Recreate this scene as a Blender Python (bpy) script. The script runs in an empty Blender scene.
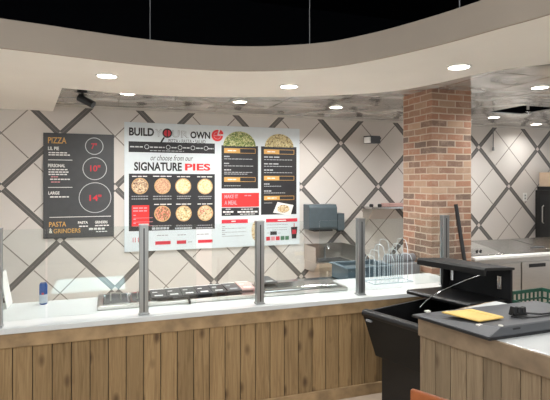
import bpy, bmesh, math, random
from mathutils import Vector, Matrix
random.seed(7)
SC = bpy.context.scene
COL = SC.collection
R = math.radians

# ------------------------------------------------------------------ helpers
def lin(c):
    out = []
    for v in c[:3]:
        v /= 255.0
        out.append(v / 12.92 if v <= .04045 else ((v + .055) / 1.055) ** 2.4)
    return (*out, 1.0)

class NT:
    def __init__(s, name):
        s.m = bpy.data.materials.new(name); s.m.use_nodes = True
        s.t = s.m.node_tree; s.n = s.t.nodes; s.l = s.t.links
        s.b = s.n['Principled BSDF']
    def new(s, typ, **kw):
        n = s.n.new(typ)
        for k, v in kw.items(): setattr(n, k, v)
        return n
    def link(s, a, b): s.l.new(a, b)
    def math(s, op, a, b=None, c=None):
        n = s.new('ShaderNodeMath', operation=op)
        for i, v in enumerate((a, b, c)):
            if v is None: continue
            if isinstance(v, (int, float)): n.inputs[i].default_value = v
            else: s.link(v, n.inputs[i])
        return n.outputs[0]
    def mix(s, fac, a, b, blend='MIX'):
        n = s.new('ShaderNodeMix', data_type='RGBA', blend_type=blend)
        for i, v in ((0, fac), (6, a), (7, b)):
            if isinstance(v, (int, float)): n.inputs[i].default_value = v
            elif isinstance(v, tuple): n.inputs[i].default_value = v
            else: s.link(v, n.inputs[i])
        return n.outputs[2]
    def noise(s, vec, scale, detail=3, rough=.5, dist=0):
        n = s.new('ShaderNodeTexNoise')
        n.inputs['Scale'].default_value = scale; n.inputs['Detail'].default_value = detail
        n.inputs['Roughness'].default_value = rough; n.inputs['Distortion'].default_value = dist
        if vec is not None: s.link(vec, n.inputs['Vector'])
        return n.outputs['Fac']
    def obj(s): return s.new('ShaderNodeTexCoord').outputs['Object']
    def mapping(s, vec, scale=(1, 1, 1), rot=(0, 0, 0)):
        n = s.new('ShaderNodeMapping'); n.inputs['Scale'].default_value = scale; n.inputs['Rotation'].default_value = rot
        s.link(vec, n.inputs['Vector']); return n.outputs['Vector']
    def ramp(s, fac, stops):
        n = s.new('ShaderNodeValToRGB'); cr = n.color_ramp
        while len(cr.elements) < len(stops): cr.elements.new(.5)
        for e, (p, c) in zip(cr.elements, stops): e.position = p; e.color = c
        s.link(fac, n.inputs[0]); return n.outputs[0]
    def bump(s, h, strength=.2, dist=.01):
        n = s.new('ShaderNodeBump'); n.inputs['Strength'].default_value = strength; n.inputs['Distance'].default_value = dist
        s.link(h, n.inputs['Height']); s.link(n.outputs[0], s.b.inputs['Normal'])

def pm(name, c, rough=.5, metal=0, var=.06, scale=14, emit=None, spec=None):
    """plain procedural material: colour with a faint noise"""
    t = NT(name); k = lin(c)
    lo = tuple(max(0, v * (1 - var)) for v in k[:3]) + (1,); hi = tuple(min(1, v * (1 + var)) for v in k[:3]) + (1,)
    f = t.noise(t.obj(), scale)
    t.link(t.ramp(f, [(.3, lo), (.7, hi)]), t.b.inputs['Base Color'])
    t.b.inputs['Roughness'].default_value = rough; t.b.inputs['Metallic'].default_value = metal
    if spec is not None: t.b.inputs['Specular IOR Level'].default_value = spec
    if emit:
        t.b.inputs['Emission Color'].default_value = k; t.b.inputs['Emission Strength'].default_value = emit
    return t.m

def steel(name, c, rough=.3, sc=(3, 3, 160)):
    t = NT(name); k = lin(c)
    f = t.noise(t.mapping(t.obj(), sc), 3, 4)
    t.link(t.ramp(f, [(.3, tuple(v * .85 for v in k[:3]) + (1,)), (.7, k)]), t.b.inputs['Base Color'])
    t.b.inputs['Roughness'].default_value = rough; t.b.inputs['Metallic'].default_value = 1
    return t.m

def wood(name, dark, mid, light, pitch, org=0.0, knot=.8):
    """boards run along local z, laid out along local x"""
    t = NT(name); v = t.obj()
    sep = t.new('ShaderNodeSeparateXYZ'); t.link(v, sep.inputs[0])
    idx = t.math('FLOOR', t.math('DIVIDE', t.math('SUBTRACT', sep.outputs[0], org), pitch))
    wn = t.new('ShaderNodeTexWhiteNoise', noise_dimensions='1D'); t.link(idx, wn.inputs['W'])
    comb = t.new('ShaderNodeCombineXYZ')
    t.link(sep.outputs[0], comb.inputs[0]); t.link(t.math('MULTIPLY', wn.outputs['Value'], 9), comb.inputs[1])
    t.link(t.math('ADD', sep.outputs[2], t.math('MULTIPLY', wn.outputs['Value'], 13)), comb.inputs[2])
    g = t.noise(t.mapping(comb.outputs[0], (42, 1, 2.2)), 1.0, 5, .6, 1.2)
    big = t.noise(t.mapping(comb.outputs[0], (9, 1, 3)), 1.0, 2, .5, .5)
    c = t.ramp(g, [(.25, lin(dark)), (.5, lin(mid)), (.75, lin(light))])
    c = t.mix(t.math('MULTIPLY', big, .55), c, lin(mid))
    tint = t.math('ADD', t.math('MULTIPLY', wn.outputs['Value'], .32), .82)
    hs = t.new('ShaderNodeHueSaturation'); t.link(c, hs.inputs['Color']); t.link(tint, hs.inputs['Value'])
    vo = t.new('ShaderNodeTexVoronoi', feature='F1'); vo.inputs['Scale'].default_value = 1
    t.link(t.mapping(comb.outputs[0], (8.85, 1, 4.4)), vo.inputs['Vector'])
    kn = t.math('MULTIPLY', t.math('LESS_THAN', vo.outputs['Distance'], .13), knot)
    soft = t.new('ShaderNodeMapRange'); t.link(vo.outputs['Distance'], soft.inputs[0])
    soft.inputs[1].default_value = .08; soft.inputs[2].default_value = .26; soft.inputs[3].default_value = knot; soft.inputs[4].default_value = 0
    c2 = t.mix(soft.outputs[0], hs.outputs[0], lin((66, 46, 33)))
    t.link(c2, t.b.inputs['Base Color']); t.b.inputs['Roughness'].default_value = .6
    t.b.inputs['Specular IOR Level'].default_value = .25
    t.bump(g, .25, .004)
    return t.m

class MB:
    """collects shapes, then links them as one mesh object"""
    def __init__(s): s.bm = bmesh.new()
    def quad(s, pts): 
        return s.bm.faces.new([s.bm.verts.new(p) for p in pts])
    def hexa(s, lo, hi):
        a = [s.bm.verts.new(p) for p in lo]; b = [s.bm.verts.new(p) for p in hi]; n = len(a)
        s.bm.faces.new(a[::-1]); s.bm.faces.new(b)
        for i in range(n): s.bm.faces.new((a[i], a[(i + 1) % n], b[(i + 1) % n], b[i]))
        return s
    def box(s, x0, x1, y0, y1, z0, z1, bev=0):
        if bev:
            t = bmesh.new(); bmesh.ops.create_cube(t, size=1)
            for v in t.verts: v.co = Vector(((x0 + x1) / 2 + v.co.x * (x1 - x0), (y0 + y1) / 2 + v.co.y * (y1 - y0), (z0 + z1) / 2 + v.co.z * (z1 - z0)))
            bmesh.ops.bevel(t, geom=t.edges[:], offset=bev, segments=2, affect='EDGES', profile=.5)
            me = bpy.data.meshes.new('tmp'); t.to_mesh(me); t.free(); s.bm.from_mesh(me); bpy.data.meshes.remove(me)
            return s
        return s.hexa([(x0, y0, z0), (x1, y0, z0), (x1, y1, z0), (x0, y1, z0)], [(x0, y0, z1), (x1, y0, z1), (x1, y1, z1), (x0, y1, z1)])
    def prism(s, pts, z0, z1): return s.hexa([(x, y, z0) for x, y in pts], [(x, y, z1) for x, y in pts])
    def extr(s, prof, x0, x1):
        """profile in (y, z) pulled along x"""
        return s.hexa([(x0, y, z) for y, z in prof], [(x1, y, z) for y, z in prof])
    def tube(s, path, r, n=10, cap=True):
        P = [Vector(p) for p in path]; rings = []
        rr = r if isinstance(r, (list, tuple)) else [r] * len(P)
        up = None
        for i, p in enumerate(P):
            d = (P[min(i + 1, len(P) - 1)] - P[max(i - 1, 0)]).normalized()
            if up is None:
                up = Vector((0, 0, 1)) if abs(d.z) < .9 else Vector((1, 0, 0))
            a = d.cross(up).normalized(); b = a.cross(d).normalized(); up = b
            rings.append([s.bm.verts.new(p + (a * math.cos(k * 2 * math.pi / n) + b * math.sin(k * 2 * math.pi / n)) * rr[i]) for k in range(n)])
        for A, B in zip(rings, rings[1:]):
            for k in range(n): s.bm.faces.new((A[k], A[(k + 1) % n], B[(k + 1) % n], B[k]))
        if cap: s.bm.faces.new(rings[0][::-1]); s.bm.faces.new(rings[-1])
        return s
    def lathe(s, prof, c=(0, 0, 0), n=24):
        rings = []
        for r, z in prof:
            rings.append([s.bm.verts.new((c[0] + max(r, 1e-4) * math.cos(k * 2 * math.pi / n), c[1] + max(r, 1e-4) * math.sin(k * 2 * math.pi / n), c[2] + z)) for k in range(n)])
        for A, B in zip(rings, rings[1:]):
            for k in range(n): s.bm.faces.new((A[k], A[(k + 1) % n], B[(k + 1) % n], B[k]))
        s.bm.faces.new(rings[0][::-1]); s.bm.faces.new(rings[-1])
        return s
    def build(s, name, mat, parent=None, loc=None, rotz=0, smooth=False, bevel=0):
        bmesh.ops.recalc_face_normals(s.bm, faces=s.bm.faces[:])
        me = bpy.data.meshes.new(name); s.bm.to_mesh(me); s.bm.free()
        me.materials.append(mat)
        if smooth:
            for p in me.polygons: p.use_smooth = True
            me.set_sharp_from_angle(angle=R(35))
        o = bpy.data.objects.new(name, me); COL.objects.link(o)
        if loc: o.location = loc
        o.rotation_euler = (0, 0, rotz)
        if parent: o.parent = parent
        if bevel:
            b = o.modifiers.new('bevel', 'BEVEL'); b.width = bevel; b.segments = 2; b.limit_method = 'ANGLE'
        return o

class Lines:
    """several printed marks of one kind, each built as a part of its own"""
    def __init__(s): s.l = []
    def sub(s): s.l.append(MB()); return s.l[-1]
    def box(s, *a): s.sub().box(*a)
    def build(s, name, mat, parent=None): return [m.build(name, mat, parent) for m in s.l][-1]

def tag(o, label, cat, group=None):
    o['label'] = label; o['category'] = cat
    if group: o['group'] = group
    return o
def struct(o, label=None):
    o['kind'] = 'structure'
    if label: o['label'] = label
    return o
def thing(name, label, cat, loc=(0, 0, 0), rotz=0, group=None):
    o = bpy.data.objects.new(name, None); COL.objects.link(o)
    o.empty_display_size = .1
    o.location = loc; o.rotation_euler = (0, 0, rotz)
    return tag(o, label, cat, group)
def copy_tree(o, parent=None):
    c = o.copy(); COL.objects.link(c); c.parent = parent
    for ch in list(o.children): copy_tree(ch, c)
    return c

def crom(pts, n=8):
    out = []
    P = [Vector(p) for p in pts]; P = [P[0] * 2 - P[1]] + P + [P[-1] * 2 - P[-2]]
    for i in range(1, len(P) - 2):
        for k in range(n):
            t = k / n; a, b, c, d = P[i - 1:i + 3]
            out.append(.5 * ((2 * b) + (c - a) * t + (2 * a - 5 * b + 4 * c - d) * t * t + (3 * b - a - 3 * c + d) * t ** 3))
    out.append(P[-2]); return out

# ------------------------------------------------------------------ materials
def wall_mat():
    t = NT('rhombus_wall_tile'); v = t.obj()
    sep = t.new('ShaderNodeSeparateXYZ'); t.link(v, sep.inputs[0])
    X = t.math('DIVIDE', t.math('SUBTRACT', sep.outputs[0], .085), 1.271)
    Z = t.math('DIVIDE', t.math('SUBTRACT', sep.outputs[2], .335), 1.29)
    u = t.math('ADD', X, Z); w = t.math('SUBTRACT', X, Z)
    def dist(a, off):   # distance (in metres) to the nearest integer line
        f = t.math('FRACT', t.math('ADD', a, .5 + off)); return t.math('MULTIPLY', t.math('ABSOLUTE', t.math('SUBTRACT', f, .5)), .9)
    du, dw = dist(u, 0), dist(w, 0)
    dmin = t.math('MINIMUM', du, dw); dmax = t.math('MAXIMUM', du, dw)
    band = t.math('LESS_THAN', dmin, .035)
    core = t.math('LESS_THAN', dmin, .006)
    node = t.math('LESS_THAN', dmax, .026)
    edge = t.math('LESS_THAN', t.math('ABSOLUTE', t.math('SUBTRACT', dmin, .037)), .004)
    thin = t.math('LESS_THAN', t.math('MINIMUM', dist(u, .5), dist(w, .5)), .0065)
    cu = t.math('FLOOR', t.math('MULTIPLY', u, 2)); cw = t.math('FLOOR', t.math('MULTIPLY', w, 2))
    cc = t.new('ShaderNodeCombineXYZ'); t.link(cu, cc.inputs[0]); t.link(cw, cc.inputs[1])
    wn = t.new('ShaderNodeTexWhiteNoise', noise_dimensions='3D'); t.link(cc.outputs[0], wn.inputs['Vector'])
    base = t.mix(t.noise(v, 2.2, 4), lin((208, 203, 197)), lin((218, 213, 207)))
    base = t.mix(t.math('MULTIPLY', wn.outputs['Value'], .35), base, lin((202, 195, 189)))
    c = t.mix(thin, base, lin((132, 124, 119)))
    bandc = t.mix(t.math('MULTIPLY', core, .5), lin((100, 97, 95)), lin((136, 131, 127)))
    c = t.mix(band, c, bandc)
    c = t.mix(t.math('MULTIPLY', edge, t.math('SUBTRACT', 1, band)), c, lin((220, 212, 204)))
    c = t.mix(node, c, lin((205, 197, 190)))
    t.link(c, t.b.inputs['Base Color']); t.b.inputs['Roughness'].default_value = .42
    t.b.inputs['Specular IOR Level'].default_value = .35
    return t.m

def brick_mat():
    t = NT('brick_texture'); v = t.obj()
    # faces along x use x; faces along y use y
    sep = t.new('ShaderNodeSeparateXYZ'); t.link(v, sep.inputs[0])
    comb = t.new('ShaderNodeCombineXYZ')
    t.link(t.math('ADD', sep.outputs[0], sep.outputs[1]), comb.inputs[0]); t.link(sep.outputs[2], comb.inputs[1])
    b = t.new('ShaderNodeTexBrick'); b.offset = .5
    b.inputs['Scale'].default_value = 1; b.inputs['Brick Width'].default_value = .205; b.inputs['Row Height'].default_value = .0685
    b.inputs['Mortar Size'].default_value = .007; b.inputs['Mortar Smooth'].default_value = .25; b.inputs['Bias'].default_value = 0
    b.inputs['Color1'].default_value = (0, 0, 0, 1); b.inputs['Color2'].default_value = (1, 1, 1, 1); b.inputs['Mortar'].default_value = (.5, .5, .5, 1)
    wob = t.mix(.012, comb.outputs[0], t.new('ShaderNodeTexNoise').outputs['Color'], 'ADD')
    t.link(wob, b.inputs['Vector'])
    col = t.ramp(b.outputs['Color'], [(.0, lin((78, 66, 64))), (.22, lin((104, 76, 66))), (.40, lin((146, 98, 78))), (.62, lin((154, 106, 82))), (.8, lin((136, 108, 90))), (1, lin((176, 146, 122)))])
    sp = t.noise(v, 60, 4, .7)
    col = t.mix(t.math('MULTIPLY', sp, .5), col, lin((178, 150, 126)))
    dirt = t.noise(v, 9, 5, .7)
    col = t.mix(t.ramp(dirt, [(.5, (0, 0, 0, 1)), (.75, (.6, .6, .6, 1))]), col, lin((190, 165, 145)))
    col = t.mix(b.outputs['Fac'], col, lin((186, 168, 150)))
    t.link(col, t.b.inputs['Base Color']); t.b.inputs['Roughness'].default_value = .85
    h = t.math('SUBTRACT', t.math('MULTIPLY', sp, .3), b.outputs['Fac'])
    t.bump(h, .6, .008)
    return t.m

def ceil_mat():
    t = NT('metallic_ceiling_tile'); v = t.obj()
    sep = t.new('ShaderNodeSeparateXYZ'); t.link(v, sep.inputs[0])
    def ln(o, off):
        f = t.math('FRACT', t.math('ADD', t.math('DIVIDE', o, .61), off)); return t.math('MULTIPLY', t.math('ABSOLUTE', t.math('SUBTRACT', f, .5)), .61)
    gx, gy = ln(sep.outputs[0], .3), ln(sep.outputs[1], .1)
    seam = t.math('LESS_THAN', t.math('MINIMUM', gx, gy), .008)
    n1 = t.noise(t.mapping(v, (1.1, 1.5, 1)), 1.0, 2, .35, 1.6)
    c = t.ramp(n1, [(.3, lin((150, 150, 149))), (.5, lin((198, 198, 196))), (.62, lin((232, 232, 230)))])
    c = t.mix(seam, c, lin((120, 116, 112)))
    t.link(c, t.b.inputs['Base Color'])
    t.b.inputs['Metallic'].default_value = .45; t.b.inputs['Roughness'].default_value = .12
    t.bump(n1, .3, .05)
    return t.m

def floor_mat():
    t = NT('tan_floor'); v = t.obj()
    c = t.ramp(t.noise(v, 3.5, 5), [(.3, lin((184, 166, 146))), (.7, lin((200, 182, 162)))])
    t.link(c, t.b.inputs['Base Color']); t.b.inputs['Roughness'].default_value = .5
    return t.m

def glass_mat():
    t = NT('clear_glass'); n = t.n
    n.remove(t.b)
    out = n['Material Output']
    tr = t.new('ShaderNodeBsdfTransparent'); tr.inputs[0].default_value = (.955, .985, .985, 1)
    gl = t.new('ShaderNodeBsdfGlossy'); gl.inputs['Roughness'].default_value = .0
    lw = t.new('ShaderNodeLayerWeight'); lw.inputs['Blend'].default_value = .5
    p = t.math('POWER', lw.outputs['Facing'], 4.0)
    f = t.math('ADD', t.math('MULTIPLY', p, .9), .06)
    mx = t.new('ShaderNodeMixShader'); t.link(f, mx.inputs[0]); t.link(tr.outputs[0], mx.inputs[1]); t.link(gl.outputs[0], mx.inputs[2])
    t.link(mx.outputs[0], out.inputs['Surface'])
    return t.m

def food_mat(name, cols, scale=70):
    t = NT(name); v = t.obj()
    vo = t.new('ShaderNodeTexVoronoi'); vo.inputs['Scale'].default_value = scale; t.link(v, vo.inputs['Vector'])
    s = t.new('ShaderNodeSeparateColor'); t.link(vo.outputs['Color'], s.inputs[0])
    n = len(cols)
    c = t.ramp(s.outputs[0], [(i / n, lin(k)) for i, k in enumerate(cols)])
    t.n[-1].color_ramp.interpolation = 'CONSTANT' if False else 'LINEAR'
    t.link(c, t.b.inputs['Base Color']); t.b.inputs['Roughness'].default_value = .5
    return t.m

M = {}
M['wall'] = wall_mat(); M['brick'] = brick_mat(); M['tile'] = ceil_mat(); M['floor'] = floor_mat(); M['glass'] = glass_mat()
M['void'] = pm('black_paint', (9, 11, 15), .9, spec=.05)
M['soffit'] = pm('white_ceiling_paint', (246, 244, 238), .8, var=.02, scale=2)
M['fascia'] = pm('beige_bulkhead_paint', (162, 151, 138), .8, var=.03, scale=2)
M['trim'] = pm('pale_trim', (200, 196, 190), .5)
M['wood'] = wood('stained_pine_boards', (104, 83, 57), (149, 123, 87), (171, 146, 108), .113, .003)
M['rail'] = pm('stained_pine_rail', (156, 130, 95), .6, var=.3, scale=9)
M['wood2'] = wood('weathered_pine_boards', (98, 84, 67), (138, 121, 97), (158, 141, 115), .1, 0, .55)
M['rail2'] = pm('weathered_pine_rail', (136, 118, 95), .6, var=.22, scale=9)
M['top'] = pm('white_worktop', (208, 211, 210), .22, var=.03, scale=5)
M['steel'] = steel('brushed_steel', (208, 204, 198), .28)
M['post'] = steel('satin_post_steel', (178, 180, 180), .35, (60, 60, 2))
M['groove'] = pm('post_groove', (52, 54, 56), .4)
M['lidsteel'] = steel('bright_steel', (206, 207, 206), .16, (2, 60, 60))
M['black'] = pm('black_metal', (19, 19, 20), .45)
M['black2'] = pm('black_panel_metal', (22, 22, 21), .6, spec=.3)
M['blackin'] = pm('black_interior', (9, 10, 12), .75)
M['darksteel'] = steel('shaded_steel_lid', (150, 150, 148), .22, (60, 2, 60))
M['chrome'] = steel('chrome', (225, 225, 225), .2)
M['tv'] = pm('dark_grey_plastic', (78, 80, 83), .5, var=.05)
M['tvd'] = pm('vent_black', (30, 31, 33), .5)
M['screen'] = pm('dark_screen', (12, 12, 14), .15)
M['tape'] = pm('white_tape', (225, 222, 212), .5)
M['yellow'] = pm('manila_yellow', (222, 188, 108), .7, var=.05)
M['bwhite'] = pm('board_white', (214, 222, 226), .45, var=.02)
M['bblack'] = pm('board_black', (40, 41, 44), .45)
M['bgrey'] = pm('board_charcoal', (70, 72, 74), .5)
M['iwhite'] = pm('ink_white', (232, 232, 228), .6)
M['igrey'] = pm('ink_grey', (150, 152, 154), .6)
M['iltgrey'] = pm('ink_light_grey', (186, 190, 192), .6)
M['iblack'] = pm('ink_black', (36, 37, 40), .6)
M['ired'] = pm('ink_red', (222, 52, 52), .6)
M['idred'] = pm('ink_crimson', (205, 50, 66), .6)
M['igold'] = pm('ink_gold', (212, 164, 92), .6)
M['ipink'] = pm('ink_pink', (226, 150, 156), .6)
M['igreen'] = pm('ink_green', (70, 120, 92), .6)
M['pz_a'] = food_mat('topping_sausage', [(96, 62, 52), (214, 186, 150), (150, 104, 82), (226, 204, 168)])
M['pz_b'] = food_mat('topping_meat', [(190, 140, 112), (222, 190, 150), (176, 120, 96), (216, 176, 140)])
M['pz_c'] = food_mat('topping_cheese', [(222, 200, 146), (236, 220, 176), (206, 178, 122), (240, 226, 186)])
M['pz_d'] = food_mat('topping_pepperoni', [(196, 84, 72), (226, 176, 140), (214, 120, 104), (120, 110, 70)])
M['pz_e'] = food_mat('topping_mushroom', [(110, 86, 58), (226, 208, 160), (190, 160, 104), (232, 216, 176)])
M['pz_f'] = food_mat('topping_supreme', [(184, 62, 54), (236, 222, 186), (120, 128, 76), (226, 190, 150)])
M['crust'] = pm('crust', (196, 158, 112), .6, var=.2, scale=60)
M['salad'] = food_mat('salad_greens', [(74, 96, 48), (168, 176, 104), (214, 208, 160), (104, 124, 62)])
M['pasta'] = food_mat('pasta_bowl', [(176, 154, 96), (224, 212, 164), (110, 92, 58), (206, 190, 140)])
M['bread'] = food_mat('sandwich', [(226, 206, 166), (150, 110, 70), (236, 224, 196), (206, 180, 130)])
M['canblue'] = pm('can_blue', (40, 84, 150), .3, .6, var=.05)
M['cansilver'] = pm('can_silver', (190, 200, 210), .3, .6)
M['teal'] = pm('slate_blue_plastic', (70, 88, 98), .5)
M['greyplast'] = pm('smoke_grey_plastic', (76, 88, 94), .4)
M['greyroll'] = pm('grey_bin', (120, 120, 122), .6)
M['green'] = pm('green_plastic', (40, 86, 70), .5)
M['wire'] = pm('pale_wire', (214, 224, 230), .3, .3)
M['card'] = pm('cardboard', (186, 164, 142), .8)
M['pinkbox'] = pm('pinkish_card', (198, 160, 152), .7)
M['chairwood'] = pm('chestnut_wood', (150, 82, 40), .4, var=.2, scale=20)
M['lens'] = pm('lamp_lens', (255, 248, 236), .4, emit=9)
M['white'] = pm('white_plastic', (232, 232, 228), .5)
M['cable'] = pm('grey_cable', (120, 122, 124), .5)

# ------------------------------------------------------------------ setting
W = 6.4; ZS = 2.555; ZC = 2.64; ZF = 2.745
struct(MB().box(-6, 10.5, -4, W + .1, -.1, 0).build('floor', M['floor']))
struct(MB().box(-6, 10.5, W, W + .12, 0, ZC).build('wall_back', M['wall']))
struct(MB().box(-6, 10.5, W, W + .12, ZC, 4.2).build('wall_upper', M['void']))
struct(MB().box(-6, 10.5, -4, W + .12, 4.2, 4.3).build('ceiling_void', M['void']))
struct(MB().box(-.6, 10.5, W - .02, W, ZC - .03, ZC).build('trim_1', M['trim']))

front = [(-6, 2.6), (-3, 3.16), (-.66, 3.524), (-.215, 3.605), (.25, 3.68), (.71, 3.68), (1.049, 3.606), (1.332, 3.472), (1.58, 3.29), (1.761, 3.03), (1.888, 2.77), (2.005, 2.456), (2.091, 2.141), (2.162, 1.879), (2.26, 1.3), (2.3, .3), (2.3, -1.5)]
back = [(-.629, W), (-.399, 4.82), (-.36, 4.83), (.206, 4.925), (.885, 4.863), (1.606, 4.612), (2.18, 4.295), (2.56, 3.96), (2.72, 3.56), (2.80, 3.15), (2.90, 2.89), (3.07, 2.668), (3.5, 2.1), (3.7, 1.0), (3.7, -1.5)]
fc = crom([(x, y, 0) for x, y in front], 6)
bc = [Vector((x, y, 0)) for x, y in back[:2]] + crom([(x, y, 0) for x, y in back[2:]], 6)
sof = [(p.x, p.y) for p in fc] + [(p.x, p.y) for p in bc[::-1]] + [(-6, W)]
soffit = struct(MB().prism(sof, ZS, ZC + .06).build('ceiling_soffit', M['soffit']))
fb = MB()
for a, b in zip(fc, fc[1:]):
    n = Vector((b.y - a.y, a.x - b.x, 0)).normalized() * .0
    fb.quad([(a.x, a.y, ZS - .001), (b.x, b.y, ZS - .001), (b.x, b.y, ZF), (a.x, a.y, ZF)])
bmesh.ops.remove_doubles(fb.bm, verts=fb.bm.verts[:], dist=1e-5)
bmesh.ops.recalc_face_normals(fb.bm, faces=fb.bm.faces[:])
fo = fb.build('bulkhead_fascia', M['fascia'], soffit)
sm = fo.modifiers.new('solid', 'SOLIDIFY'); sm.thickness = .02; sm.offset = 0

# unseen dining side wall, added with an opening cut to shape the sun patch
m = MB()
for x0, x1, z0, z1 in ((-6, -.82, 0, 4.2), (.27, 10.5, 0, 4.2), (-.82, .27, 0, 1.7), (-.82, .27, 2.95, 4.2)): m.box(x0, x1, -4.1, -4, z0, z1)
struct(m.build('wall_front', M['fascia']))

# metallic tile ceiling, with one tile missing
mh = [(4.92, 4.62), (5.50, 4.62), (5.72, 5.12), (5.06, 5.12)]
cl = MB()
inner = [(p.x - .12, p.y - .12) for p in bc[2:]]
cl_poly = [(-.75, W)] + [(-.55, 4.72)] + inner + [(10.5, -1.5), (10.5, W)]
o = cl.prism(cl_poly, ZC, ZC + .012).build('ceiling', M['tile'])
cut = MB().prism([(4.86, 4.60), (5.46, 4.60), (5.46, 5.21), (4.86, 5.21)], ZC - .2, ZC + .3).build('hole', M['void'])
bo = o.modifiers.new('hole', 'BOOLEAN'); bo.object = cut; bo.operation = 'DIFFERENCE'; bo.solver = 'EXACT'
dg = bpy.context.evaluated_depsgraph_get()
nm = bpy.data.meshes.new_from_object(o.evaluated_get(dg)); o.modifiers.clear(); o.data = nm
bpy.data.objects.remove(cut)
struct(o)

# brick pillar
PX0, PX1, PY0, PY1 = 3.105, 3.60, 4.08, 4.575
struct(MB().box(PX0, PX1, PY0, PY1, 0, ZC + .02).build('brick_pillar', M['brick']), 'square red brick pillar at the right end of the counter')

# ------------------------------------------------------------------ recessed lights
lights = []
def downlight(x, y, z, label, group, r=.075, power=22):
    t = thing('recessed_downlight', label, 'ceiling light', (x, y, z), 0, group)
    MB().lathe([(r + .016, 0), (r + .016, -.006), (r, -.008), (r, 0)]).build('trim_ring', M['white'], t, smooth=True)
    MB().lathe([(r, -.002), (r, -.009), (r * .6, -.011), (.001, -.0115)]).build('lens', M['lens'], t, smooth=True)
    L = bpy.data.lights.new('downlight_lamp', 'AREA'); L.shape = 'DISK'; L.size = r * 2; L.energy = power; L.color = (1, .985, .96); L.spread = R(150)
    lo = bpy.data.objects.new('downlight_lamp', L); COL.objects.link(lo); lo.location = (0, 0, -.02); lo.parent = t
    return t
g1, g2 = 'downlights in the white soffit', 'downlights in the metallic tile ceiling'
downlight(-.007, 4.139, ZS, 'round recessed light in the white soffit, leftmost of three', g1)
downlight(1.543, 4.048, ZS, 'round recessed light in the white soffit above the menu board edge, middle of three', g1)
downlight(2.49, 2.95, ZS, 'round recessed light in the white soffit right above the brick pillar', g1)
downlight(.198, 5.353, ZC, 'round light in the tile ceiling at the left end of the menu board', g2)
downlight(1.47, 5.475, ZC, 'round light in the tile ceiling over the middle of the menu board', g2)
downlight(2.722, 5.473, ZC, 'round light in the tile ceiling between menu board and black spotlight', g2)
downlight(5.304, 5.546, ZC, 'round light in the tile ceiling right of the pillar, beside the missing tile', g2)
downlight(4.081, 3.662, ZC, 'round light in the tile ceiling in front of the missing tile, nearest on the right', g2)
downlight(6.579, 5.979, ZC, 'round light in the tile ceiling behind the missing tile, farthest right', g2, power=7)

# ------------------------------------------------------------------ service counter
CY, CB = 3.345, 4.035
cx0, cx1 = -2.6, 3.02
ct = thing('service_counter', 'long pine-boarded service counter under the white worktop with glass guard', 'counter', (0, CY + .02, 0))
b = MB()
nb = int((cx1 - cx0) / .113)
x = .003 + math.floor(cx0 / .113) * .113
while x < cx1 - .01:
    b.box(x + .0022, min(x + .1108, cx1), 0, .02, .02, .70, .003); x += .113
b.build('board_panel', M['wood'], ct)
MB().box(cx0, cx1, .008, CB - CY - .03, .02, .74).build('carcass', M['blackin'], ct)
MB().box(cx0, cx1, -.014, .004, .655, .744, .004).build('top_rail', M['rail'], ct)
MB().box(cx0, cx1, -.014, .004, 0, .088, .004).build('base_rail', M['rail'], ct)
tag(MB().box(cx0, cx1 + .02, CY - .005, CB, .7445, .78, .004).build('white_worktop', M['top']), 'long white worktop on the pine service counter', 'worktop')

# right-hand counter
A14 = R(14)
ax, bx_ = Vector((-math.sin(A14), math.cos(A14), 0)), Vector((math.cos(A14), math.sin(A14), 0))
# local x runs along the boarded front towards the viewer, local y runs into the counter
rc_rot = math.atan2(-ax.y, -ax.x)
rc = thing('side_counter', 'short weathered pine counter on the right with the television on it', 'counter', (1.767, 2.404, 0), rc_rot)
b = MB(); x = .0
for k in range(19):
    b.box(x + .0018, x + .0985, -.012, .006, .0, .80, .003); x += .1
b.build('board_panel', M['wood2'], rc)
MB().box(.004, 1.9, .004, .72, 0, .842).build('carcass', M['rail2'], rc)
MB().box(-.015, 1.91, -.026, -.008, .775, .879, .004).build('top_rail', M['rail2'], rc)
MB().box(-.015, .0, -.007, .74, 0, .879, .002).build('end_panel', M['rail2'], rc)
tag(MB().box(.001, 1.91, -.007, .74, .8465, .88, .002).build('white_worktop', M['top'], None, (1.767, 2.404, 0), rc_rot), 'short white worktop of the right counter, under the television', 'worktop')

# ------------------------------------------------------------------ glass guard
def guard(x, y, w0, w1, label):
    t = thing('sneeze_guard', label, 'glass guard', (x, y, .781), 0, 'glass guards along the white worktop')
    MB().box(-.03, .03, -.026, -.004, 0, .61, .004).build('post', M['post'], t)
    MB().box(-.03, .03, .006, .028, 0, .61, .004).build('post', M['post'], t)
    MB().box(-.004, .004, -.0275, -.0245, .02, .59).build('groove', M['groove'], t)
    MB().box(-.036, .036, -.031, .033, 0, .012, .002).build('foot', M['post'], t)
    MB().box(-.033, .033, -.029, .031, .61, .617, .002).build('cap', M['post'], t)
    MB().box(-w0, w1, -.003, .005, .03, .605).build('glass_pane', M['glass'], t)
    return t
guard(-.655, 3.40, .6, .275, 'steel post with glass pane at the left edge, beside the tall blue can')
guard(.233, 3.41, .60, .36, 'steel post with glass pane in front of the red box on the menu board')
guard(1.069, 3.42, .36, .36, 'steel post with glass pane in front of the right end of the menu board')
guard(1.921, 3.425, .36, .40, 'steel post with glass pane beside the wire rack')
guard(2.80, 3.50, .30, .10, 'steel post with narrow glass pane in front of the brick pillar')

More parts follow.
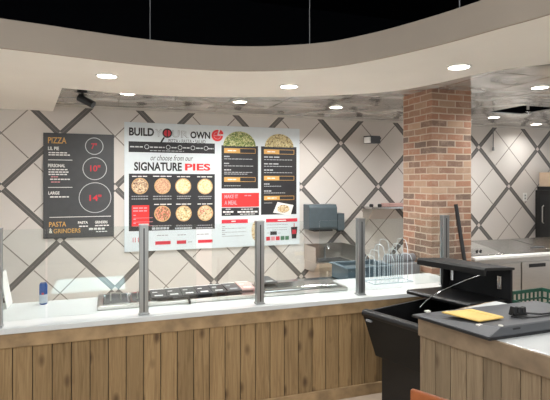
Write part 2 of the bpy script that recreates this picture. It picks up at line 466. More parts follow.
# ------------------------------------------------------------------ menu boards
YB = 6.375
def prect(mb, q0, q1, y=0):
    x0, x1 = sorted((q0[0], q1[0])); z0, z1 = sorted((q0[1], q1[1]))
    mb.box(x0, x1, y - .0012, y, z0, z1)
def ptext(body, q0, q1, name, mat, parent, y, bold=0.0, lean=0.0, outline=False):
    """printed words that fill the box q0..q1 (lower left, upper right)"""
    c = bpy.data.curves.new(name, 'FONT'); c.body = body; c.size = 1; c.offset = bold; c.shear = lean; c.extrude = 0; c.resolution_u = 3
    o = bpy.data.objects.new(name, c); COL.objects.link(o)
    d = bpy.context.evaluated_depsgraph_get()
    me = bpy.data.meshes.new_from_object(o.evaluated_get(d)); bpy.data.objects.remove(o)
    xs = [v.co.x for v in me.vertices]; ys = [v.co.y for v in me.vertices]
    X0, X1, Y0, Y1 = min(xs), max(xs), min(ys), max(ys)
    x0, x1 = sorted((q0[0], q1[0])); z0, z1 = sorted((q0[1], q1[1]))
    for v in me.vertices:
        v.co = Vector((x0 + (v.co.x - X0) / (X1 - X0) * (x1 - x0), y, z0 + (v.co.y - Y0) / (Y1 - Y0) * (z1 - z0)))
    me.materials.clear(); me.materials.append(mat); me.name = name
    o = bpy.data.objects.new(name, me); COL.objects.link(o); o.parent = parent
    return o
def ring(mb, c, r, w, y, n=40):
    if isinstance(mb, Lines): mb = mb.sub()
    for k in range(n):
        a, b2 = 2 * math.pi * k / n, 2 * math.pi * (k + 1) / n
        mb.quad([(c[0] + r * math.cos(a), y, c[1] + r * math.sin(a)), (c[0] + r * math.cos(b2), y, c[1] + r * math.sin(b2)),
                 (c[0] + (r - w) * math.cos(b2), y, c[1] + (r - w) * math.sin(b2)), (c[0] + (r - w) * math.cos(a), y, c[1] + (r - w) * math.sin(a))])
def disc(mb, c, r, y, a0=0, a1=360, n=32, rz=None):
    pts = [(c[0] + r * math.cos(R(a0 + (a1 - a0) * k / n)), y, c[1] + (rz or r) * math.sin(R(a0 + (a1 - a0) * k / n))) for k in range(n + (0 if a1 - a0 == 360 else 1))]
    if a1 - a0 < 360 and a1 - a0 != 180: pts.append((c[0], y, c[1]))
    mb.quad(pts)
def dashes(mb, q0, q1, h, y, n=5, seed=0):
    """a line of small print too small to read: a row of short strokes"""
    if isinstance(mb, Lines): mb = mb.sub()
    rr = random.Random(seed + int(q0[0] * 999)); x0, x1 = q0[0], q1[0]; z = q0[1]; x = x0
    L = (x1 - x0) / n; h *= .72
    while x < x1 - .2 * L:
        w = L * rr.uniform(.6, 1.1); w = min(w, x1 - x)
        mb.box(x, x + w, y - .001, y, z - h / 2, z + h / 2); x += w + L * .18

# small charcoal board
sb = thing('size_menu_board', 'charcoal menu board with three white rings for pizza sizes, on tiled wall', 'menu board', (0, 0, 0))
F = YB - .001
MB().box(-.735, .073, YB, W - .001, 1.008, 2.287, .003).build('board_panel', M['bgrey'], sb)
ptext('PIZZA', (-0.682, 2.161), (-0.477, 2.235), 'heading', M['igold'], sb, F, .012)
ptext('LIL PIE', (-0.682, 2.078), (-0.561, 2.12), 'lettering', M['iwhite'], sb, F, .03)
ptext('PERSONAL', (-0.682, 1.871), (-0.492, 1.912), 'lettering', M['iwhite'], sb, F, .03)
ptext('LARGE', (-0.679, 1.54), (-0.555, 1.578), 'lettering', M['iwhite'], sb, F, .03)
m = Lines()
for (a, b_, n) in (((48.5, 152.6), (67, 152.6), 5), ((48.5, 155), (70, 155), 6)): pass
dashes(m, (-0.677, 2.048), (-0.471, 2.048), .02, F, 5)
dashes(m, (-0.677, 2.021), (-0.438, 2.023), .02, F, 6)
dashes(m, (-0.677, 1.843), (-0.466, 1.839), .02, F, 5)
dashes(m, (-0.677, 1.813), (-0.454, 1.815), .02, F, 6)
dashes(m, (-0.677, 1.784), (-0.471, 1.79), .02, F, 5)
dashes(m, (-0.66, 1.725), (-0.438, 1.729), .02, F, 6)
dashes(m, (-0.66, 1.511), (-0.449, 1.509), .022, F, 5)
dashes(m, (-0.335, 1.146), (-0.232, 1.143), .02, F, 3)
dashes(m, (-0.151, 1.15), (0.014, 1.145), .02, F, 4)
dashes(m, (-0.221, 1.11), (-0.022, 1.104), .035, F, 4)
dashes(m, (-0.139, 1.075), (0.002, 1.07), .018, F, 4)
m.build('small_print', M['iwhite'], sb)
m = Lines()
dashes(m, (-0.649, 1.755), (-0.572, 1.755), .016, F, 3)
dashes(m, (-0.649, 1.692), (-0.55, 1.692), .016, F, 3)
m.build('small_print', M['ipink'], sb)
m = Lines()
for q0, q1 in (((-0.682, 1.96), (-0.41, 1.971)), ((-0.682, 1.627), (-0.41, 1.631)), ((-0.666, 1.264), (0.037, 1.253))):
    m.box(q0[0], q1[0], F - .001, F, q0[1] - .004, q0[1] + .004)
m.build('divider_line', M['iwhite'], sb)
for c, r in (((-0.159, 2.138), .107), ((-0.153, 1.859), .142), ((-0.149, 1.498), .19)):
    m = MB(); ring(m, c, r, .009, F); m.build('size_ring', M['iltgrey'], sb)
ptext('7"', (-0.195, 2.102), (-0.128, 2.176), 'size_number', M['idred'], sb, F, .02)
ptext('10"', (-0.207, 1.823), (-0.089, 1.902), 'size_number', M['idred'], sb, F, .02)
ptext('14"', (-0.215, 1.457), (-0.075, 1.535), 'size_number', M['idred'], sb, F, .02)
ptext('PASTA', (-0.671, 1.148), (-0.48, 1.209), 'heading', M['igold'], sb, F, .012)
ptext('&', (-0.671, 1.071), (-0.634, 1.13), 'lettering', M['iwhite'], sb, F, .02)
ptext('GRINDERS', (-0.622, 1.069), (-0.318, 1.123), 'heading', M['igold'], sb, F, .012)
ptext('PASTA', (-0.347, 1.176), (-0.232, 1.209), 'lettering', M['iwhite'], sb, F, .03)
ptext('GRINDERS', (-0.151, 1.175), (-0.004, 1.209), 'lettering', M['iwhite'], sb, F, .03)

# large white board
mbd = thing('main_menu_board', 'large white menu board with pizza pictures and red price boxes, on tiled wall', 'menu board', (0, 0, 0))
bp = MB().box(.197, 2.594, YB, W - .001, .803, 2.456, .003).build('board_panel', M['bwhite'], mbd)
K = dict(y=F)
def block(name, mat, *rects, parent=mbd, y=F):
    m = MB()
    for q0, q1 in rects: prect(m, q0, q1, y)
    return m.build(name, mat, parent)
ptext('BUILD', (0.254, 2.283), (0.564, 2.388), 'headline', M['iblack'], mbd, F, .036)
ptext('OWN', (1.032, 2.271), (1.298, 2.365), 'headline', M['iblack'], mbd, F, .036)
for ch, a, b_ in (('Y', (0.579, 2.28), (0.665, 2.377)), ('U', (0.795, 2.277), (0.889, 2.372)), ('R', (0.91, 2.275), (1.012, 2.368))):
    ptext(ch, a, b_, 'outline_letter', M['igrey'], mbd, F, .02)
    w_, h_ = (b_[0] - a[0]), (b_[1] - a[1])
    ptext(ch, (a[0] + .07 * w_, a[1] + .05 * h_), (b_[0] - .07 * w_, b_[1] - .05 * h_), 'letter_fill', M['bwhite'], mbd, F - .0012, -.012)
c = (0.732, 2.33)
m = MB(); ring(m, c, .062, .022, F); m.box(c[0] - .006, c[0] + .006, F - .001, F, c[1] - .05, c[1] + .05); m.build('magnifier_ring', M['iblack'], mbd)
m = MB(); disc(m, c, .045, F - .0005); m.build('magnifier_lens', M['idred'], mbd)
m = MB(); m.quad([(c[0] - .03, F, c[1] - .06), (c[0] - .048, F, c[1] - .05), (c[0] - .088, F, c[1] - .115), (c[0] - .068, F, c[1] - .125)]); m.build('magnifier_handle', M['iblack'], mbd)
ptext('PIZZA • PASTA • SALAD', (0.748, 2.207), (1.235, 2.253), 'tagline', M['iblack'], mbd, F)
c = (1.395, 2.32)
m = MB(); disc(m, c, .078, F, 75, 360, 30); m.build('pizza_emblem', M['ired'], mbd)
m = MB(); disc(m, (c[0] + .014, c[1] + .016), .07, F, 4, 66, 12); m.build('pizza_emblem_slice', M['ired'], mbd)
m = MB(); ring(m, c, .05, .006, F - .001, 30); m.box(c[0] - .05, c[0] + .05, F - .002, F - .001, c[1] - .004, c[1] + .004); m.build('pizza_emblem_line', M['ipink'], mbd)
block('steps_strip', M['iblack'], ((0.249, 2.074), (1.361, 2.211)))
m = Lines()
dashes(m, (0.266, 2.143), (0.426, 2.147), .022, F - .002, 3)
dashes(m, (0.513, 2.142), (0.697, 2.149), .022, F - .002, 3)
dashes(m, (0.786, 2.143), (0.851, 2.153), .022, F - .002, 2)
dashes(m, (0.936, 2.144), (1.021, 2.157), .022, F - .002, 2)
dashes(m, (1.107, 2.143), (1.208, 2.161), .022, F - .002, 2)
dashes(m, (1.269, 2.141), (1.343, 2.165), .022, F - .002, 2)
dashes(m, (0.513, 2.098), (0.949, 2.155), .01, F - .002, 8)
m.build('small_print', M['iltgrey'], mbd)
m = Lines()
for q in ((0.473, 2.146), (0.744, 2.147), (0.897, 2.146), (1.065, 2.145), (1.241, 2.145)): ring(m, q, .03, .007, F - .002, 20)
m.build('step_ring', M['iltgrey'], mbd)
ptext('or choose from our', (0.52, 1.972), (1.067, 2.044), 'script_line', M['iblack'], mbd, F, .0, .35)
ptext('SIGNATURE', (0.315, 1.836), (0.92, 1.949), 'headline', M['iblack'], mbd, F, .032)
ptext('PIES', (0.962, 1.844), (1.301, 1.938), 'headline', M['ired'], mbd, F, .032)
blk = block('pizza_panel', M['bblack'], ((0.252, 1.065), (1.361, 1.799)))
for i, (q, k) in enumerate((((0.389, 1.642), 'pz_a'), ((0.671, 1.641), 'pz_b'), ((0.938, 1.638), 'pz_c'), ((1.228, 1.634), 'pz_c'),
                            ((0.671, 1.282), 'pz_d'), ((0.945, 1.279), 'pz_e'), ((1.232, 1.278), 'pz_f'))):
    m = MB(); disc(m, q, .099, F - .003); pp = m.build('pizza_picture', M[k], mbd)
    m = MB(); ring(m, q, .105, .013, F - .0035); m.build('crust', M['crust'], pp)
m = Lines()
for q0, q1 in (((0.291, 1.765), (0.488, 1.77)), ((0.551, 1.767), (0.786, 1.772)), ((0.857, 1.764), (1.028, 1.773)), ((1.121, 1.763), (1.33, 1.774)),
               ((0.564, 1.403), (0.786, 1.405)), ((0.845, 1.402), (1.041, 1.402)), ((1.127, 1.4), (1.336, 1.397))):
    dashes(m, q0, q1, .016, F - .003, 3)
m.build('small_print', M['iwhite'], mbd)
m = Lines()
for q0, q1 in (((0.285, 1.509), (0.495, 1.77)), ((0.285, 1.476), (0.495, 1.77)), ((0.551, 1.507), (0.786, 1.772)), ((0.551, 1.473), (0.786, 1.772)), ((0.857, 1.504), (1.041, 1.773)), ((0.857, 1.475), (1.028, 1.773)),
               ((1.134, 1.499), (1.323, 1.774)), ((1.147, 1.472), (1.309, 1.774)), ((0.538, 1.125), (0.786, 1.405)), ((0.845, 1.118), (1.054, 1.401)), ((1.127, 1.115), (1.336, 1.397))):
    dashes(m, q0, q1, .018, F - .003, 7)
m.build('small_print', M['igrey'], mbd)
m = Lines()
dashes(m, (0.538, 1.091), (0.754, 1.406), .04, F - .003, 5); dashes(m, (0.832, 1.085), (1.054, 1.401), .03, F - .003, 8); dashes(m, (1.107, 1.081), (1.336, 1.397), .02, F - .003, 8)
m.build('small_print', M['iltgrey'], mbd)
block('red_box', M['ired'], ((0.288, 1.127), (0.503, 1.394)), y=F - .002)
m = Lines()
dashes(m, (0.303, 1.359), (0.476, 1.41), .026, F - .004, 3); dashes(m, (0.303, 1.323), (0.476, 1.41), .024, F - .004, 3)
for q in ((0.308, 1.264), (0.308, 1.213), (0.308, 1.162)):
    m.box(q[0], q[0] + .03, F - .005, F - .004, q[1] - .003, q[1] + .01)
    m.box(q[0], q[0] + .24, F - .005, F - .004, q[1] - .035, q[1] - .03)
m.build('small_print', M['ipink'], mbd)
m = Lines()
for q0, q1 in (((0.579, 0.88), (0.775, 0.924)), ((0.855, 0.879), (0.978, 0.924)), ((1.134, 0.881), (1.331, 0.921))): prect(m, q0, q1, F)
m.build('price_pill', M['idred'], mbd)
m = Lines()
for q0, q1 in (((0.601, 0.999), (0.741, 1.406)), ((0.864, 0.997), (0.975, 1.403)), ((1.121, 0.996), (1.282, 1.398)), ((1.001, 0.9), (1.054, 1.401))): dashes(m, q0, q1, .014, F, 3)
m.build('small_print', M['igrey'], mbd)
m = Lines()
for a in (132.5, 135, 138): pass
for q in ((0.3, 0.953), (0.327, 0.952), (0.364, 0.951)): m.box(q[0], q[0] + .008, F - .001, F, q[1] - .03, q[1] + .03)
m.build('small_print', M['idred'], mbd)
# right half
block('pasta_panel', M['bblack'], ((1.452, 1.604), (1.97, 2.191)))
block('pasta_panel', M['bblack'], ((2.014, 1.237), (2.544, 2.191)))
q = (1.706, 2.182); m = MB(); disc(m, (q[0], q[1]), .23, F - .003, 0, 180, 24, .205)
m.build('salad_picture', M['salad'], mbd)
q = (2.283, 2.185); m = MB(); disc(m, (q[0], q[1]), .215, F - .003, 0, 180, 24, .185)
m.build('pasta_picture', M['pasta'], mbd)
m = Lines(); m2 = MB(); m3 = Lines()
for q0, q1, q2 in (((1.488, 2.087), (1.712, 2.155), (1.932, 2.16)), ((1.488, 1.696), (1.712, 1.76), (1.932, 1.76)),
                   ((2.055, 2.085), (2.283, 2.151), (2.507, 2.156)), ((2.055, 1.716), (2.283, 1.779), (2.507, 1.78)), ((2.057, 1.44), (2.289, 1.499), (2.507, 1.497))):
    prect(m, q0, q1, F - .003); g_ = MB()
    for (xa, xb, za, zb) in ((q1[0], q2[0], q1[1] - .006, q1[1]), (q1[0], q2[0], q0[1], q0[1] + .006), (q2[0] - .006, q2[0], q0[1], q1[1])):
        g_.box(xa, xb, F - .004, F - .003, za, zb)
    g_.build('gold_outline', M['igold'], mbd)
    dashes(m3, (q0[0] + .05, (q0[1] + q1[1]) / 2), (q1[0] - .05, 0), .02, F - .005, 2)
m.build('gold_bar', M['igold'], mbd); m3.build('small_print', M['iwhite'], mbd)
m = Lines()
for q0, q1 in (((1.488, 2.041), (1.563, 2.17)), ((1.488, 1.946), (1.557, 2.17)), ((1.488, 1.859), (1.585, 2.171)), ((2.057, 2.043), (2.31, 2.188)), ((2.057, 1.948), (2.295, 2.188)), ((2.057, 1.861), (2.205, 2.186)), ((2.057, 1.666), (2.146, 2.184)), ((2.057, 1.568), (2.175, 2.185))):
    dashes(m, q0, q1, .022, F - .003, 3)
for q0, q1 in (((1.488, 2.008), (1.898, 2.178)), ((1.488, 1.913), (1.912, 2.179)), ((1.488, 1.826), (1.898, 2.178)), ((1.488, 1.802), (1.826, 2.177)), ((1.488, 1.642), (1.726, 2.174)), ((2.057, 2.006), (2.476, 2.193)), ((2.057, 1.914), (2.476, 2.193)), ((2.057, 1.825), (2.476, 2.193)),
               ((2.057, 1.635), (2.31, 2.188)), ((2.057, 1.54), (2.37, 2.19)), ((2.057, 1.401), (2.175, 2.185))):
    dashes(m, q0, q1, .011, F - .003, 9)
m.build('small_print', M['iltgrey'], mbd)
a, b_, c, d = (2.19, 1.264), (2.453, 1.222), (2.498, 1.366), (2.256, 1.412)
m = MB(); m.quad([(p[0], F - .003, p[1]) for p in (a, b_, c, d)]); m.build('paper_picture', M['iwhite'], mbd)
q = (2.343, 1.315); m = MB(); disc(m, q, .092, F - .004, rz=.055); m.build('sandwich_picture', M['bread'], mbd)
block('red_box', M['ired'], ((1.454, 1.352), (1.984, 1.544)))
ptext('MAKE IT', (1.493, 1.471), (1.683, 1.521), 'lettering', M['ipink'], mbd, F - .002, .03)
ptext('A MEAL', (1.493, 1.384), (1.669, 1.442), 'lettering', M['ipink'], mbd, F - .002, .03)
m = Lines(); dashes(m, (1.774, 1.507), (1.889, 1.514), .02, F - .002, 2); m.build('small_print', M['ipink'], mbd)
block('black_box', M['bblack'], ((1.454, 1.233), (1.984, 1.342)))
m = Lines()
dashes(m, (1.51, 1.324), (1.585, 1.326), .014, F - .002, 2); dashes(m, (1.726, 1.32), (1.912, 1.32), .014, F - .002, 4)
dashes(m, (1.474, 1.287), (1.627, 1.325), .03, F - .002, 3); dashes(m, (1.676, 1.283), (1.961, 1.319), .03, F - .002, 5)
dashes(m, (1.501, 1.257), (1.585, 1.326), .012, F - .002, 3); dashes(m, (1.712, 1.252), (1.926, 1.32), .012, F - .002, 5)
m.build('small_print', M['iwhite'], mbd)
block('red_bar', M['idred'], ((1.454, 1.13), (1.823, 1.181)))
block('red_bar', M['idred'], ((2.087, 1.129), (2.556, 1.177)))
m = Lines(); dashes(m, (1.591, 1.157), (1.683, 1.16), .018, F - .002, 1); dashes(m, (2.259, 1.153), (2.385, 1.141), .018, F - .002, 1); m.build('small_print', M['iwhite'], mbd)
m = Lines()
for q0, q1 in (((1.46, 1.087), (1.524, 1.164)), ((1.46, 1.038), (1.524, 1.164)), ((1.46, 0.984), (1.524, 1.164))): dashes(m, q0, q1, .016, F, 1)
for q0, q1 in (((1.46, 1.062), (1.797, 1.157)), ((1.46, 1.011), (1.797, 1.157)), ((1.46, 0.957), (1.769, 1.157)), ((2.096, 1.093), (2.415, 1.14)), ((2.096, 1.051), (2.4, 1.141)), ((2.175, 1.02), (2.4, 1.141)), ((2.102, 0.981), (2.137, 1.148)), ((2.265, 0.975), (2.31, 1.143))):
    dashes(m, q0, q1, .01, F, 8)
m.build('small_print', M['igrey'], mbd)
q = (1.921, 1.015); m = MB(); disc(m, q, .045, F - .003, rz=.125); m.build('sandwich_picture', M['bread'], mbd)
m = MB(); a, b_, c, d = (2.458, 1.054), (2.559, 1.057), (2.538, 0.889), (2.473, 0.888)
m.quad([(p[0], F - .003, p[1]) for p in (a, b_, c, d)]); cupp = m.build('cup_picture', M['iblack'], mbd)
m = MB(); prect(m, (2.476, 0.954), (2.538, 1.016), F - .004); m.build('cup_badge', M['idred'], cupp)
m = MB(); a, b_ = (2.501, 1.053), (2.513, 1.109); m.box(a[0], b_[0], F - .004, F - .003, a[1], b_[1]); m.build('straw', M['idred'], cupp)
block('black_label', M['iblack'], ((2.149, 0.951), (2.247, 1.001)))
for (q0, q1), k in zip((((2.09, 0.875), (2.146, 0.929)), ((2.161, 0.875), (2.217, 0.929)), ((2.232, 0.875), (2.289, 0.929)), ((2.304, 0.875), (2.361, 0.93)), ((2.373, 0.875), (2.428, 0.929))), ('idred', 'ipink', 'idred', 'igreen', 'igreen')):
    block('drink_logo', M[k], (q0, q1))

# ------------------------------------------------------------------ on the wall and ceiling
def camera_body(mb, p, d, L, w, h):
    d = Vector(d).normalized(); r_ = d.cross(Vector((0, 0, 1))).normalized(); u = r_.cross(d)
    P = Vector(p); lo = []; hi = []
    for sx, sz in ((-1, -1), (1, -1), (1, 1), (-1, 1)):
        lo.append(P + r_ * sx * w / 2 + u * sz * h / 2); hi.append(P + r_ * sx * w / 2 + u * sz * h / 2 + d * L)
    mb.hexa([tuple(v) for v in lo], [tuple(v) for v in hi])
sp = thing('wall_spotlight', 'black box spotlight with pale square face, mounted on the tiled wall', 'spotlight', (3.78, 6.38, 2.32))
m = MB(); camera_body(m, (.0, -.14, 0), (-.95, -.45, -.05), .26, .12, .11); m.build('body', M['black'], sp, bevel=.006)
m = MB(); camera_body(m, (-.225, -.262, -.018), (-.95, -.45, -.05), .03, .095, .085); m.build('lens_face', M['iwhite'], sp)
m = MB(); m.tube([(.0, -.15, 0), (.07, -.1, .03), (.09, .018, .05)], .022); m.build('bracket', M['black'], sp)
sc_ = thing('security_camera', 'small black camera hanging from the tile ceiling at the soffit corner', 'camera', (-.25, 5.3, ZC))
MB().lathe([(.05, 0), (.05, -.03), (.03, -.035)]).build('mount', M['black'], sc_, smooth=True)
MB().tube([(0, 0, -.03), (.01, 0, -.09)], .014).build('stem', M['black'], sc_)
m = MB(); m.tube([(-.03, .02, -.08), (.11, -.05, -.16)], .038, 14); m.build('barrel', M['black'], sc_, smooth=True)
ol = thing('wall_outlet', 'small white outlet plate on the tiled wall left of the black refrigerator', 'outlet', (6.79, W, 1.44))
MB().box(-.045, .045, -.008, 0, -.07, .07, .003).build('plate', M['white'], ol)
for s_ in (-.025, .025): MB().box(-.015, .015, -.011, -.007, s_ - .014, s_ + .014).build('socket', M['igrey'], ol)
hc = thing('hanging_cord', 'thin grey cord with a small plug hanging on the wall right of the pillar', 'cord', (6.08, W - .02, ZC - .03))
MB().tube([(0, 0, 0), (.005, -.003, -.18), (.0, -.004, -.34)], .007, 8).build('cord', M['cable'], hc)
MB().tube([(0, -.004, -.33), (0, -.004, -.39)], [.014, .02], 10).build('plug', M['cable'], hc)
spk = thing('sprinkler', 'sprinkler pipe with head hanging through the missing ceiling tile', 'sprinkler', (5.21, 4.86, ZC))
MB().tube([(0, 0, 1.5), (0, 0, -.02)], .016, 10).build('pipe', M['trim'], spk, smooth=True)
MB().lathe([(.02, 0), (.03, -.02), (.012, -.03), (.012, -.05), (.035, -.055), (.035, -.06)]).build('head', M['chrome'], spk, smooth=True)
ts = thing('ceiling_spotlight', 'black cylinder spotlight under the tile ceiling at the right edge', 'spotlight', (3.215, 2.73, ZC))
MB().lathe([(.045, 0), (.045, -.105), (.04, -.11)]).build('housing', M['black'], ts, smooth=True)
MB().lathe([(.036, -.108), (.036, -.112)]).build('lens', M['tvd'], ts)
wp = MB().tube([(0, 0, 0), (0, 0, 4.2 - ZF)], .0035, 6).build('suspension_wire', M['cable'], None, (.30, 3.72, ZF))
tag(wp, 'thin wire rising from the bulkhead above the menu board heading', 'wire', 'suspension wires above the bulkhead')
for (x, y), lb in (((1.466, 3.40), 'thin wire rising from the bulkhead left of the pillar, middle of three'), ((2.03, 2.40), 'thin wire rising from the bulkhead at top right above the pillar')):
    c = wp.copy(); COL.objects.link(c); c.location = (x, y, ZF); c['label'] = lb

# hand wash station on the back wall
hs = thing('hand_sink', 'small steel hand sink with splash guards on the wall behind the counter', 'sink', (2.98, W, .5))
prof = [(-.36, .06), (-.36, .10), (0, .10), (0, .02), (-.24, .0)]
MB().extr([(-.40, .02), (-.44, .09), (0, .09), (0, -.06), (-.3, -.06)], -.30, .30).build('basin', M['steel'], hs, bevel=.01)
MB().box(-.24, .24, -.38, -.06, .088, .093).build('bowl_opening', M['groove'], hs)
MB().box(-.31, -.295, -.42, 0, .09, .30, .003).build('splash_guard', M['steel'], hs)
MB().box(.295, .31, -.42, 0, .09, .30, .003).build('splash_guard', M['steel'], hs)
MB().box(-.30, .30, -.02, 0, .09, .30).build('back_splash', M['steel'], hs)
MB().tube([(0, -.05, .09), (0, -.05, .24), (0, -.08, .28), (0, -.16, .28), (0, -.18, .24)], .014).build('faucet', M['chrome'], hs, smooth=True)
MB().tube([(0, -.15, -.05), (0, -.15, -.3), (0, -.02, -.3)], .025).build('drain_pipe', M['chrome'], hs)
td = thing('towel_dispenser', 'dark grey paper towel dispenser on the wall above the hand sink', 'dispenser', (2.86, W, 1.0))
MB().extr([(0, .02), (-.2, .02), (-.22, .05), (-.22, .33), (-.19, .375), (0, .375)], -.20, .235).build('cover', M['greyplast'], td, bevel=.008)
MB().box(-.12, .16, -.222, -.02, -.003, .02).build('slot', M['tvd'], td)
sd = thing('soap_dispenser', 'slim grey soap dispenser beside the larger towel dispenser', 'dispenser', (3.165, W, 1.0))
MB().box(-.055, .055, -.2, 0, .0, .245, .008).build('cover', M['greyplast'], sd)
MB().box(-.03, .03, -.21, -.1, -.02, .0, .004).build('nozzle', M['tvd'], sd)
ws = thing('wall_shelf', 'stainless wall shelf on a bracket left of the brick pillar', 'shelf', (3.6, W, 1.30))
MB().box(0, .95, -.32, 0, .0, .03, .003).build('board', M['lidsteel'], ws)
for xx in (.03, .9):
    MB().hexa([(xx, -.3, 0), (xx, 0, 0), (xx, 0, -.33)], [(xx + .02, -.3, 0), (xx + .02, 0, 0), (xx + .02, 0, -.33)]).build('bracket', M['steel'], ws)
for xx, lb in ((3.66, 'small dark canister at the left end of the wall shelf'), (3.80, 'second small dark canister along the wall shelf')):
    tag(MB().lathe([(.03, 0), (.032, .03), (.02, .04)]).build('canister', M['tvd'], None, (xx, 6.2, 1.331)), lb, 'canister', 'canisters on the wall shelf')
tag(MB().box(3.92, 4.45, 6.12, 6.36, 1.331, 1.375, .004).build('flat_carton', M['pinkbox']), 'flat pinkish carton lying on the wall shelf by the pillar', 'carton')

# ------------------------------------------------------------------ things on the white worktop
def can(x, y):
    t = thing('drink_can', 'tall slim blue and silver can on the worktop behind the left glass', 'can', (x, y, .781))
    MB().lathe([(.022, 0), (.028, .008), (.028, .145), (.023, .155), (.023, .158), (.021, .154)], n=20).build('body', M['canblue'], t, smooth=True)
    MB().tube([(0, 0, .012), (0, 0, .075)], .0286, 20, False).build('label_band', M['cansilver'], t)
    MB().box(-.008, .006, -.0295, -.024, .075, .09).build('red_mark', M['idred'], t)
    MB().lathe([(.021, .152), (.02, .155)]).build('lid', M['chrome'], t)
can(-.452, 3.93)
tc = thing('tent_card', 'folded white card standing on the worktop behind the left glass post', 'card', (-.745, 3.95, .781))
MB().extr([(-.10, 0), (.10, 0), (.10, .004), (-.10, .004)], -.06, .07).build('base_flap', M['white'], tc)
MB().hexa([(-.06, -.1, .004), (-.054, -.1, .004), (-.054, .1, .004), (-.06, .1, .004)], [(.018, -.1, .25), (.022, -.1, .25), (.022, .1, .25), (.018, .1, .25)]).build('panel', M['white'], tc)
MB().hexa([(.064, -.1, .004), (.07, -.1, .004), (.07, .1, .004), (.064, .1, .004)], [(.022, -.1, .25), (.026, -.1, .25), (.026, .1, .25), (.022, .1, .25)]).build('panel', M['white'], tc)

# cold well
wx0, wx1, wy0, wy1 = -.07, 1.90, 3.60, 3.985
cw = thing('cold_well', 'long stainless topping well set in the white worktop behind the glass', 'food well', (wx0, wy0, .781))
Lx, Ly = wx1 - wx0, wy1 - wy0
m = MB()
m.box(0, Lx, 0, .035, 0, .026, .004); m.box(0, Lx, Ly - .035, Ly, 0, .03, .004); m.box(0, .035, .03, Ly - .03, 0, .028, .004); m.box(Lx - .035, Lx, .03, Ly - .03, 0, .028, .004)
m.build('rim', M['steel'], cw)
MB().box(.03, Lx - .03, .03, Ly - .03, .0, .006).build('well_floor', M['tvd'], cw)
for k in range(2):
    x0_ = .04 + k * .19
    p = MB(); p.box(x0_, x0_ + .18, .04, .06, .006, .03); p.box(x0_, x0_ + .18, Ly - .06, Ly - .04, .006, .036); p.box(x0_, x0_ + .012, .06, Ly - .06, .006, .03); p.box(x0_ + .168, x0_ + .18, .06, Ly - .06, .006, .03)
    pan = p.build('food_pan', M['lidsteel'], cw)
    MB().tube([(x0_ + .05, .14, .03), (x0_ + .05, .15, .085), (x0_ + .12, .15, .085), (x0_ + .12, .14, .03)], .006, 8).build('pan_handle', M['steel'], pan)
MB().extr([(.035, .026), (.05, .05), (.2, .062), (.33, .055), (.355, .03)], 1.245, Lx - .06).build('lid', M['lidsteel'], cw, bevel=.01)
MB().box(.42, 1.235, .04, Ly - .04, .018, .024).build('flat_cover', M['lidsteel'], cw)

def sleeve(x, y, z, rz, k, label, lmat='iwhite', bmat='iblack', w=.112, d=.25):
    t = thing('menu_flyer', label, 'flyer', (x, y, z), rz, 'printed flyers piled on the topping well')
    prof = [(-d / 2, .004), (-d / 2 - .004, .010), (-d / 2, .018), (0, .022), (d / 2, .026), (d / 2, .014), (0, .010)]
    MB().extr(prof, -w / 2, w / 2).build('sheet', M[bmat], t)
    m = MB(); m.box(-.03, .03, -.085, -.06, .0185, .0215); m.box(-.04, -.005, .02, .035, .0222, .0245); m.build('white_print', M[lmat], t)
    MB().box(-w / 2, w / 2, .112, d / 2, .0245, .0275).build('white_border', M['iwhite'], t)
fl = ['leftmost of the pile', 'second from the left', 'middle, above the black hook', 'fourth from the left', 'beside the paler flyers']
for k, x in enumerate((.365, .482, .60, .718, .836)):
    sleeve(x, 3.79 + .008 * k, .809, R(-1), k, 'black printed flyer on the topping well, ' + fl[k])
sleeve(.957, 3.84, .809, R(1), 5, 'grey printed flyer right of the black flyers, left of the post', 'iltgrey', 'groove')
sleeve(1.078, 3.86, .809, R(-1), 6, 'pinkish flyer on the topping well behind the post', 'iwhite', 'pinkbox')
sleeve(1.26, 3.85, .846, R(3), 7, 'dark flyer on the topping well right of the post', 'iltgrey', 'groove', .12, .22)
hk = MB().tube([(.46, 3.62, .822), (.53, 3.606, .828), (.565, 3.588, .824), (.575, 3.578, .80), (.575, 3.576, .784)], .009, 8).build('serving_tongs', M['black'], None, smooth=True)
tag(hk, 'black curved handle hanging over the front rim of the topping well', 'utensil')

# wire rack at the right end of the worktop
wr = thing('wire_rack', 'pale wire rack of upright hoops on the worktop left of the brick pillar', 'rack', (2.42, 3.80, .781))
m = MB()
for yy in (-.09, .09): m.tube([(-.2, yy, .006), (.2, yy, .006)], .005, 6); 
for xx in (-.2, .2): m.tube([(xx, -.09, .006), (xx, .09, .006)], .005, 6)
m.build('base_frame', M['wire'], wr)
for k in range(9):
    xx = -.19 + k * .0475; h = .25 + .14 * ((k * 5) % 4) / 3
    MB().tube([(xx, -.09, .006), (xx, -.09, h * .8), (xx, -.06, h * .97), (xx, 0, h), (xx, .06, h * .97), (xx, .09, h * .8), (xx, .09, .006)], .0024, 6).build('hoop', M['wire'], wr)

